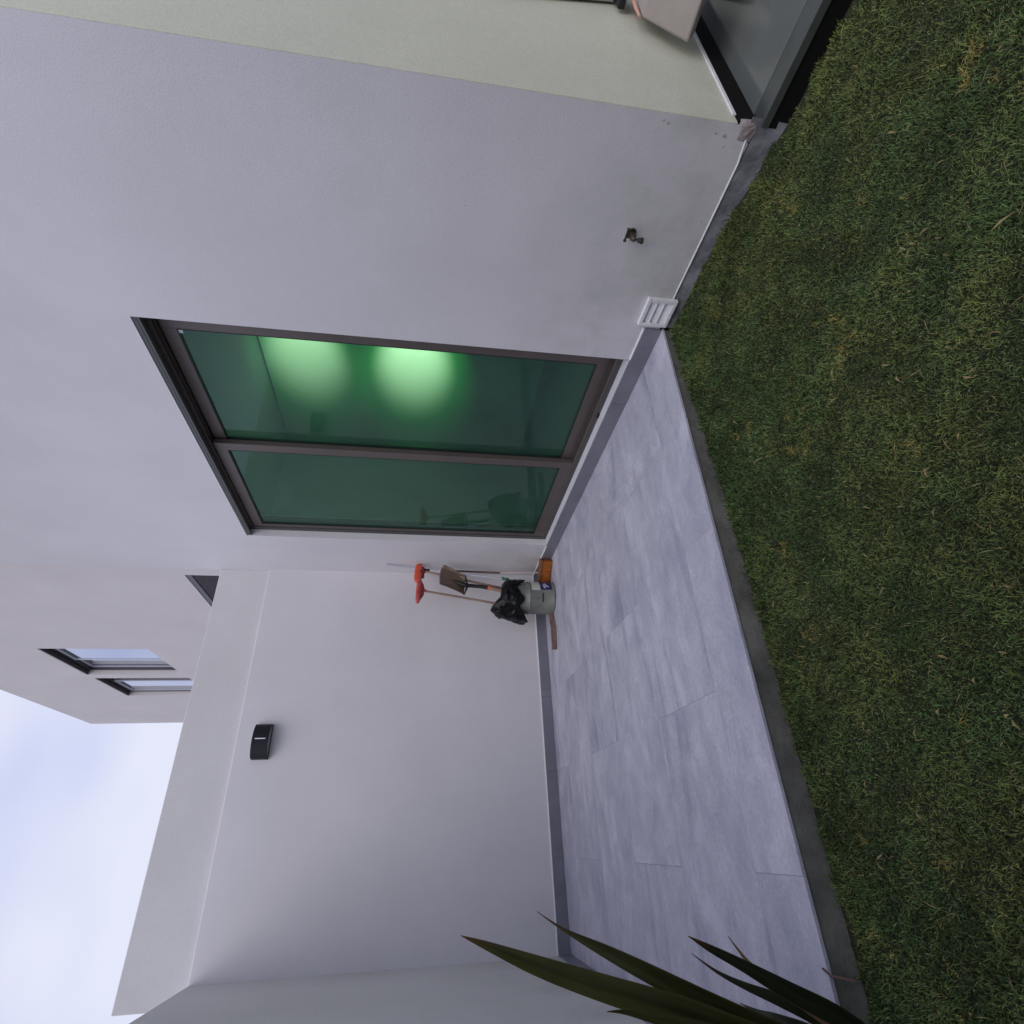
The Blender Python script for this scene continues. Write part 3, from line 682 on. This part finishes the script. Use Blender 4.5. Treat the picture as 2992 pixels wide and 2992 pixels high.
# broom two: crimson head
b2 = thing('broom', 'crimson broom head upside down on a long wooden handle, farther from the house wall', 'broom', (-.41, -.285, .05), 'upturned brooms in the bucket')
rounded_bar((-.418, -.275, 1.196), (-.166, -.272, 1.186), .046, .046, (0, 1, .2)).build('head', 'crimson', b2, smooth=True, angle=60)
b = MB(); b.prism([(-.39, 1.180), (-.19, 1.178), (-.235, 1.150), (-.285, 1.138), (-.33, 1.145)], lambda p: Vector((p[0], -.290, p[1])), lambda p: Vector((p[0], -.257, p[1]))); b.build('bristles', 'bristle_red', b2, bevel=.004)
b = MB(); b.tube([(-.288, -.274, 1.165), (-.294, -.275, 1.120)], [.017, .012], 14); b.build('socket', 'crimson', b2, smooth=True)
b = MB(); b.tube([(-.296, -.275, 1.135), (-.402, -.285, .524), (-.455, -.292, .20)], [.0095, .0105, .0105], 12); b.build('handle', 'wood', b2, smooth=True)

# bright steel pole with joint and green grip
pl = thing('metal_pole', 'thin shiny steel pole taller than the brooms, with a green grip at the bucket', 'pole', (-.2, -.3, .2))
b = MB(); b.tube([(-.012, -.195, 1.497), (-.030, -.176, 1.30), (-.048, -.185, 1.16)], [.0075, .010, .0105], 12); b.build('upper_tube', 'chrome', pl, smooth=True)
b = MB(); b.tube([(-.048, -.185, 1.165), (-.056, -.19, 1.10)], .0125, 12); b.build('joint', 'blacksteel', pl, smooth=True)
b = MB(); b.tube([(-.056, -.19, 1.10), (-.163, -.28, .434)], .0095, 12); b.build('lower_tube', 'chrome', pl, smooth=True)
b = MB(); b.tube([(-.161, -.279, .445), (-.172, -.288, .40), (-.215, -.305, .31)], [.011, .016, .014], 12); b.tube([(-.163, -.28, .425), (-.140, -.27, .435)], [.008, .006], 8); b.build('grip', 'green', pl, smooth=True)

# square shovel, blade up
sv = thing('shovel', 'rusty square-mouth shovel standing blade up in the bucket', 'shovel', (-.33, -.345, .1))
# outline rows from the mouth (top) to the shoulders; each row: left edge, left inner, mid, right inner, right edge
rowsP = [[(-.248, -.318, 1.008), (-.225, -.300, 1.012), (-.155, -.296, 1.013), (-.075, -.285, .998), (-.046, -.303, .978)],
         [(-.268, -.322, .955), (-.238, -.298, .950), (-.165, -.286, .948), (-.088, -.280, .930), (-.066, -.300, .925)],
         [(-.295, -.330, .90), (-.255, -.296, .893), (-.185, -.278, .886), (-.118, -.278, .87), (-.098, -.302, .875)],
         [(-.322, -.335, .845), (-.276, -.298, .838), (-.208, -.270, .830), (-.148, -.280, .815), (-.128, -.305, .825)],
         [(-.350, -.338, .795), (-.300, -.300, .792), (-.230, -.258, .785), (-.175, -.282, .775), (-.150, -.306, .775)]]
b = MB(); V = [[b.bm.verts.new(Vector(p)) for p in r_] for r_ in rowsP]
for i in range(4):
    for k in range(4): b.bm.faces.new([V[i][k], V[i][k+1], V[i+1][k+1], V[i+1][k]])
ob = b.build('blade', 'steel', sv, smooth=True, angle=50)
md = ob.modifiers.new('sub', 'SUBSURF'); md.levels = md.render_levels = 2; md.subdivision_type = 'SIMPLE'
md = ob.modifiers.new('t', 'SOLIDIFY'); md.thickness = .003
# raised socket ridge on the blade
b = MB(); b.tube([(-.188, -.285, .905), (-.212, -.287, .85), (-.236, -.290, .79), (-.246, -.298, .75)], [.003, .013, .020, .019], 14)
b.tube([(-.150, -.300, .776), (-.20, -.304, .772), (-.246, -.304, .765), (-.30, -.318, .778), (-.350, -.335, .796)], [.004, .008, .014, .008, .004], 10)
b.build('ridge', 'blacksteel', sv, smooth=True)
b = MB(); b.tube([(-.240, -.296, .785), (-.246, -.300, .73), (-.255, -.308, .65), (-.272, -.32, .578)], [.019, .017, .0165, .0165], 14); b.build('socket', 'blacksteel', sv, smooth=True)
b = MB(); b.tube([(-.2712, -.3195, .581), (-.2785, -.3235, .553)], .0178, 14); b.build('ferrule', 'orange', sv, smooth=True)
b = MB(); b.tube([(-.2785, -.3235, .554), (-.298, -.33, .48), (-.35, -.352, .22)], [.0155, .0155, .0155], 14); b.build('shaft', 'wood', sv, smooth=True)

# push broom on the floor by the house wall, its stick leaning in the corner
fb = thing('floor_brush', 'low broom with orange-brown bristles resting on the tiles between bucket and house wall', 'broom', (-.12, -.36, 0))
p0, p1 = Vector((-.038, -.432, 0)), Vector((-.205, -.262, 0)); dirv = (p1-p0).normalized(); nv = Vector((-dirv.y, dirv.x, 0))
if nv.y > 0: nv = -nv
b = MB(); b.box(-.118, .118, -.030, .030, .010, .088, .006)
for v in b.bm.verts:
    c = (p0+p1)/2; v.co = c+dirv*v.co.x+nv*v.co.y*1.0+Vector((0, 0, v.co.z))
b.build('bristle_block', 'brush', fb)
b = MB(); b.box(-.128, .128, -.036, .036, .086, .116, .012); b.box(-.126, .126, -.034, .034, .001, .012, .004)
for v in b.bm.verts:
    c = (p0+p1)/2; v.co = c+dirv*v.co.x+nv*v.co.y+Vector((0, 0, v.co.z))
b.build('head', 'brush_back', fb, smooth=True)
b = MB()
for i in range(60):
    for j in range(3):
        c = (p0+p1)/2+dirv*(-.115+.23*(i+.5)/60)+nv*(.031+.001*j)
        b.tube([c+Vector((0, 0, .085)), c+nv*rng.uniform(-.001, .004)+dirv*rng.uniform(-.003, .003)+Vector((0, 0, .015+.02*rng.random()))], [.0016, .0010], 4)
b.build('bristles', 'brush', fb)
b = MB(); b.tube([(-.118, -.335, .115), (-.072, -.21, .455)], .0065, 10); b.build('stick', 'palestick', fb, smooth=True)
b = MB(); b.tube([(-.072, -.21, .450), (-.045, -.165, .86), (-.040, -.155, .93)], [.0095, .0095, .009], 10); b.build('stick_grip', 'wood_dark', fb, smooth=True)

# timber offcut on the tiles left of the bucket
b = MB()
pa = [(-.47, -.325, .050, .052), (-.57, -.350, .050, .048), (-.655, -.385, .052, .054), (-.70, -.375, .050, .046), (-.835, -.345, .047, .044)]
rr_ = []
for (x, y, z, h) in pa:
    rr_.append([b.bm.verts.new(q) for q in ((x, y-.008, .001), (x, y-.008, z), (x+.004, y+.018, z-.004), (x+.004, y+.018, .001))])
for i in range(len(pa)-1):
    for k in range(4): b.bm.faces.new([rr_[i][k], rr_[i+1][k], rr_[i+1][(k+1) % 4], rr_[i][(k+1) % 4]])
b.bm.faces.new(rr_[0]); b.bm.faces.new(rr_[-1][::-1])
tag(b.build('timber_offcut', 'offcut', None, origin=(-.65, -.35, 0), bevel=.003), 'reddish brown strip of old timber lying on the tiles against the bucket foot', 'timber')

# ------------------------------------------------------------------ flax plant
LV = {'A':[[-2.426, -3.135, 1.018, 0.0009], [-2.45, -3.136, 0.954, 0.0174], [-2.499, -3.134, 0.825, 0.0409], [-2.546, -3.135, 0.684, 0.0538], [-2.61, -3.138, 0.476, 0.0624], [-2.687, -3.138, 0.238, 0.0518], [-2.778, -3.149, -0.104, 0.0259]],
'B':[[-2.399, -3.003, 0.793, 0.001], [-2.444, -3.025, 0.721, 0.0086], [-2.495, -3.048, 0.615, 0.0299], [-2.543, -3.073, 0.514, 0.0413], [-2.63, -3.089, 0.33, 0.0539], [-2.695, -3.116, 0.16, 0.0484], [-2.786, -3.147, -0.122, 0.0259]],
'C':[[-2.438, -3.318, 0.485, 0.0008], [-2.468, -3.299, 0.426, 0.015], [-2.511, -3.277, 0.336, 0.0251], [-2.573, -3.25, 0.215, 0.0405], [-2.631, -3.225, 0.093, 0.0467], [-2.697, -3.193, -0.016, 0.0428], [-2.787, -3.15, -0.139, 0.0259]],
'D':[[-2.504, -3.106, 0.395, 0.0009], [-2.546, -3.111, 0.334, 0.0073], [-2.577, -3.124, 0.27, 0.0163], [-2.609, -3.139, 0.189, 0.0286], [-2.646, -3.15, 0.11, 0.0335], [-2.713, -3.15, -0.004, 0.0314], [-2.787, -3.148, -0.13, 0.0241]],
'E':[[-2.459, -3.204, 0.328, 0.0009], [-2.488, -3.202, 0.307, 0.0053], [-2.523, -3.198, 0.277, 0.0097], [-2.569, -3.193, 0.216, 0.0122], [-2.646, -3.178, 0.107, 0.0139], [-2.787, -3.148, -0.13, 0.0121]],
'F':[[-2.651, -2.934, 0.202, 0.001], [-2.662, -2.991, 0.179, 0.0115], [-2.668, -3.051, 0.154, 0.0222], [-2.697, -3.106, 0.076, 0.0321], [-2.787, -3.148, -0.13, 0.0241]],
'G':[[-2.576, -3.246, 0.684, 0.0008], [-2.587, -3.221, 0.626, 0.0098], [-2.621, -3.194, 0.502, 0.0266], [-2.68, -3.165, 0.298, 0.0381], [-2.786, -3.146, -0.113, 0.0241]]}
def extra(dx, dy, h, w_):
    b0 = Vector((-2.785, -3.16, -.12)); pts_ = []
    for i in range(6):
        t = 1-i/5; pts_.append([b0.x+dx*t**1.3, b0.y+dy*t**1.3, b0.z+h*t*(1-.12*t), w_*[.02, .45, .85, 1, .9, .5][i]])
    return pts_
for i, a in enumerate([(-.10, -.30, .9, .05), (-.06, -.42, .75, .05), (.02, -.55, .6, .045), (-.09, -.12, 1.1, .05), (-.07, -.62, .55, .045)]): LV['x%d' % i] = extra(*a)
plant = thing('flax_plant', 'dark green flax plant with long pointed brown-tipped leaves beside the patio edge', 'plant', (-2.785, -3.15, -.12))
def crom(P, t):
    n_ = len(P)-1; f_ = t*n_; i = min(int(f_), n_-1); u = f_-i
    p = [P[max(i-1, 0)], P[i], P[i+1], P[min(i+2, n_)]]
    return [.5*((2*p[1][k])+(-p[0][k]+p[2][k])*u+(2*p[0][k]-5*p[1][k]+4*p[2][k]-p[3][k])*u*u+(-p[0][k]+3*p[1][k]-3*p[2][k]+p[3][k])*u**3) for k in range(4)]
SEG_ = (-1, -.93, -.75, -.55, -.35, -.15, 0, .15, .35, .55, .75, .93, 1); NS = len(SEG_)
for key, P in LV.items():
    N_ = 30; vs, cols_ = [], []
    camp = Vector((-2.222, -4.909, 1.15))
    g0 = Vector((.040, .046, .012)); 
    if key in 'ABG': g0 = Vector((.046, .050, .014))
    if key in 'CDF': g0 = Vector((.020, .024, .012))
    rv = [rng.uniform(-1, 1) for _ in SEG_]
    for i in range(N_+1):
        t = i/N_; q = crom(P, t); q2 = crom(P, min(1, t+.02)); q1 = crom(P, max(0, t-.02))
        c = Vector(q[:3]); d = (Vector(q2[:3])-Vector(q1[:3])).normalized()
        # the leaves face the open side of the clump (the lawn), with a little twist along them
        face = (Vector((.25, -1, .35))).normalized(); side = d.cross(face).normalized(); nrm = side.cross(d).normalized()
        w_ = max(.0006, q[3])
        tw = .25*math.sin(t*3+len(key)+ord(key[0])); sd_ = side*math.cos(tw)+nrm*math.sin(tw)
        for k, s in enumerate(SEG_):
            fold = (abs(s))*.16*w_
            vs.append(c+sd_*s*w_/2*1.03+nrm*fold)
            tip = max(0, 1-t/.20); edge = 1 if abs(s) > .97 else 0
            br = Vector((.13, .05, .022)); col = g0*(1+.35*mnoise.noise(Vector((t*14, s*3, ord(key[0])))))+g0*.22*(s > 0)+g0*.30*rv[k]
            if key == 'E': col = Vector((.26, .17, .09))
            mixb = min(1, .9*tip+.5*edge*(key != 'E')); col = col*(1-mixb)+br*mixb
            if tip > .9 and key in 'ABC': col = Vector((.05, .03, .025))
            cols_.append((*[max(.002, x) for x in col], 1))
    fs = [(i*NS+k, i*NS+k+1, (i+1)*NS+k+1, (i+1)*NS+k) for i in range(N_) for k in range(NS-1)]
    me = bpy.data.meshes.new('leaf'); po = parent_origin(plant); me.from_pydata([tuple(v-po) for v in vs], [], fs); me.materials.append(M['leaf'])
    ca = me.color_attributes.new('leaf_colour', 'FLOAT_COLOR', 'POINT'); ca.data.foreach_set('color', np.array(cols_, dtype=np.float32).ravel())
    for p in me.polygons: p.use_smooth = True
    o = bpy.data.objects.new('leaf', me); COL.objects.link(o); o.parent = plant
    md = o.modifiers.new('t', 'SOLIDIFY'); md.thickness = .0012
    if key == 'E': o['label'] = 'thin dried tan leaf'

# ------------------------------------------------------------------ lawn
NR = np.random.default_rng(5)
def pnoise(x, y, s, seed=0.):
    out_ = np.zeros(len(x)); amp = 1
    for o_ in range(3):
        k = s*2**o_
        out_ += amp*(np.sin(x*k*1.3+seed+1.7*np.sin(y*k*.9+seed*2))*np.cos(y*k*1.1-seed+1.3*np.sin(x*k*.7+1))); amp *= .55
    return out_
def scatter():
    X_, Y_, ks = [], [], []
    def area(x0, x1, y0, y1, dens, kind):
        n_ = int((x1-x0)*(y1-y0)*dens); X_.append(NR.uniform(x0, x1, n_)); Y_.append(NR.uniform(y0, y1, n_)); ks.append(np.full(n_, kind))
    area(-2.94, .02, -5.0, -3.09, 68000, 0)
    area(-2.94, -.01, -7.5, -5.0, 4000, 0)
    x = np.concatenate(X_); y = np.concatenate(Y_)
    # irregular edge beside the patio: the turf stops a few cm short, more so further left
    gap = np.maximum(-.004, -.003+.018*np.clip((-x-.1)/2.6, 0, 1)+.010*np.sin(x*17)+.009*np.sin(x*43+1)+.010*np.sin(x*97+2*np.sin(x*13))+.009*np.sin(x*237+3*np.sin(x*31))+NR.normal(0, .006, len(x)))
    g2 = .010+.020*np.sin(y*21)+.018*np.sin(y*50+2)+.014*np.sin(y*133)+NR.normal(0, .007, len(y))
    ok = (y < -3.092-gap) & (x < -.012-g2*np.clip((-3.2-y)*2.2, .0, 1.1))
    return x[ok], y[ok]
gx, gy = scatter(); n_ = len(gx)
gzv = -.087+.046*np.exp(-(gx/.75)**2)*np.clip((gy+4.1)/.5, 0, 1)-.012
tall = 1+.16*pnoise(gx, gy, 6, 1.)+.28*pnoise(gx, gy, 26, 4.)
near_edge = np.exp(-np.clip(-3.092-gy, 0, 9)/.05)
gzv = gzv + .0022*pnoise(gx, gy, 7, 2.)+.002*pnoise(gx, gy, 30, 5.)+.003
hgt = NR.uniform(.006, .0125, n_)*np.clip(tall, .6, 1.7)*(1+.7*near_edge)*np.where(NR.random(n_) < .035, 1.9, 1)
clump = pnoise(gx, gy, 11, 9.)*2.6+pnoise(gx, gy, 34, 2.)*1.4
phi = clump+NR.normal(0, 1.5, n_); lean = NR.uniform(.3, 1.9, n_)
wid = NR.uniform(.0014, .0028, n_)
dx, dy = np.cos(phi), np.sin(phi); px_, py_ = -dy, dx
psi = phi+NR.uniform(-.9, .9, n_); px_, py_ = -np.sin(psi), np.cos(psi)
L_ = hgt*1.5
pts_ = []
for (s, w_) in ((0, 1.), (.5, .85), (1., .12)):
    ang = lean*s
    hx = L_*s*np.sin(ang*.8+lean*.15); hz = L_*s*np.cos(ang*.8+lean*.15)
    cxx, cyy, czz = gx+dx*hx, gy+dy*hx, gzv+hz
    for sg in (-1, 1): pts_.append(np.stack([cxx+px_*wid*w_*sg/2*1., cyy+py_*wid*w_*sg/2, czz], 1))
V_ = np.stack(pts_, 1).reshape(-1, 3)
F_ = (np.arange(n_)[:, None, None]*6+np.array([[0, 1, 3, 2], [2, 3, 5, 4]])[None]).reshape(-1, 4)
me = bpy.data.meshes.new('lawn'); me.vertices.add(len(V_)); me.vertices.foreach_set('co', V_.astype(np.float32).ravel())
me.loops.add(F_.size); me.loops.foreach_set('vertex_index', F_.astype(np.int32).ravel())
me.polygons.add(len(F_)); me.polygons.foreach_set('loop_start', np.arange(0, F_.size, 4, dtype=np.int32)); me.polygons.foreach_set('loop_total', np.full(len(F_), 4, dtype=np.int32))
me.update(calc_edges=True)
pa_ = np.clip(.16+.28*np.clip((-3.2-gy)/1.2, 0, 1)+.26*pnoise(gx, gy, 2.6, 3.)+.26*pnoise(gx, gy, 13, 6.), 0, 1); pb_ = np.clip(.5+.5*pnoise(gx, gy, 9, 8.), 0, 1)
green = np.array([.062, .104, .030]); olive = np.array([.155, .165, .040]); dark = np.array([.020, .034, .011]); straw = np.array([.40, .29, .12])
col = green[None]*(1-pa_[:, None]*.75)+olive[None]*pa_[:, None]*.75
r_ = NR.random(n_); col = col*(NR.uniform(.35, 2.15, n_)[:, None])*(.7+.6*pb_[:, None])
col = np.where((r_ < .012+.05*pa_*pb_)[:, None], straw[None]*NR.uniform(.5, 1.1, n_)[:, None], col)
col = np.where((r_ > .80)[:, None], dark[None], col)
yel = pnoise(gx*.8+gy*.5, gy-gx*.4, 8, 12.)+.6*pnoise(gx, gy, 31, 3.)
col = np.where(((yel > 1.45) & (NR.random(n_) < .55))[:, None], np.array([.42, .34, .09])[None]*NR.uniform(.4, 1.2, n_)[:, None], col)
pale = np.array([.22, .28, .12]); col = np.where(((r_ > .74) & (r_ < .785))[:, None], pale[None]*NR.uniform(.6, 1.2, n_)[:, None], col)
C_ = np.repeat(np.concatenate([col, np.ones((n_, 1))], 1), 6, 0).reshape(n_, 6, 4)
C_[:, 0:2, :3] *= .35; C_[:, 4:6, :3] *= 1.2   # shade painted into the colour: blade foot darkened, tip lightened
C_ = C_.reshape(-1, 4)
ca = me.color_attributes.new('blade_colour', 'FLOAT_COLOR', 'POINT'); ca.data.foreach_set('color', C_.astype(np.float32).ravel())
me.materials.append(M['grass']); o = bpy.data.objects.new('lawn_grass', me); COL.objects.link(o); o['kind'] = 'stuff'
o['label'] = 'short dark green lawn with yellowish patches'; o['category'] = 'grass'

# dry clippings and leaf scraps lying on the lawn
b = MB(); cols_ = []
for i in range(420):
    x, y = rng.uniform(-2.7, -.1), rng.uniform(-4.9, -3.2)
    z = gz(x, y)+.016+rng.uniform(-.004, .012); a = rng.uniform(0, 6.28); l_ = rng.uniform(.008, .032) if rng.random() < .8 else rng.uniform(.03, .06); w_ = rng.uniform(.0012, .003) if rng.random() < .75 else rng.uniform(.004, .008)
    d = Vector((math.cos(a), math.sin(a), rng.uniform(-.3, .4))).normalized(); s = d.cross(Vector((0, 0, 1))).normalized(); c = Vector((x, y, z))
    m_ = c+Vector((rng.uniform(-.003, .003), rng.uniform(-.003, .003), .004))
    P_ = [c-d*l_/2, m_-s*w_/2, c+d*l_/2, m_+s*w_/2]; vv = [b.bm.verts.new(p) for p in P_]; b.bm.faces.new(vv)
o = b.build('lawn_litter', mat('dry_clipping', (.24, .17, .06), .85, var=.4, vscale=9, col2=(.36, .28, .12))); o['kind'] = 'stuff'; o['label'] = 'dry straw-coloured clippings scattered on the lawn'; o['category'] = 'clippings'
# twig sticking over the patio edge by the plant
b = MB(); b.tube([(-2.566, -3.075, .004), (-2.578, -3.10, .001), (-2.588, -3.135, -.045)], [.003, .0035, .003], 6)
tag(b.build('twig', 'wood_dark', None, origin=(-2.575, -3.1, 0)), 'short dark twig poking over the patio edge near the flax leaves', 'twig')
print('blades', n_)
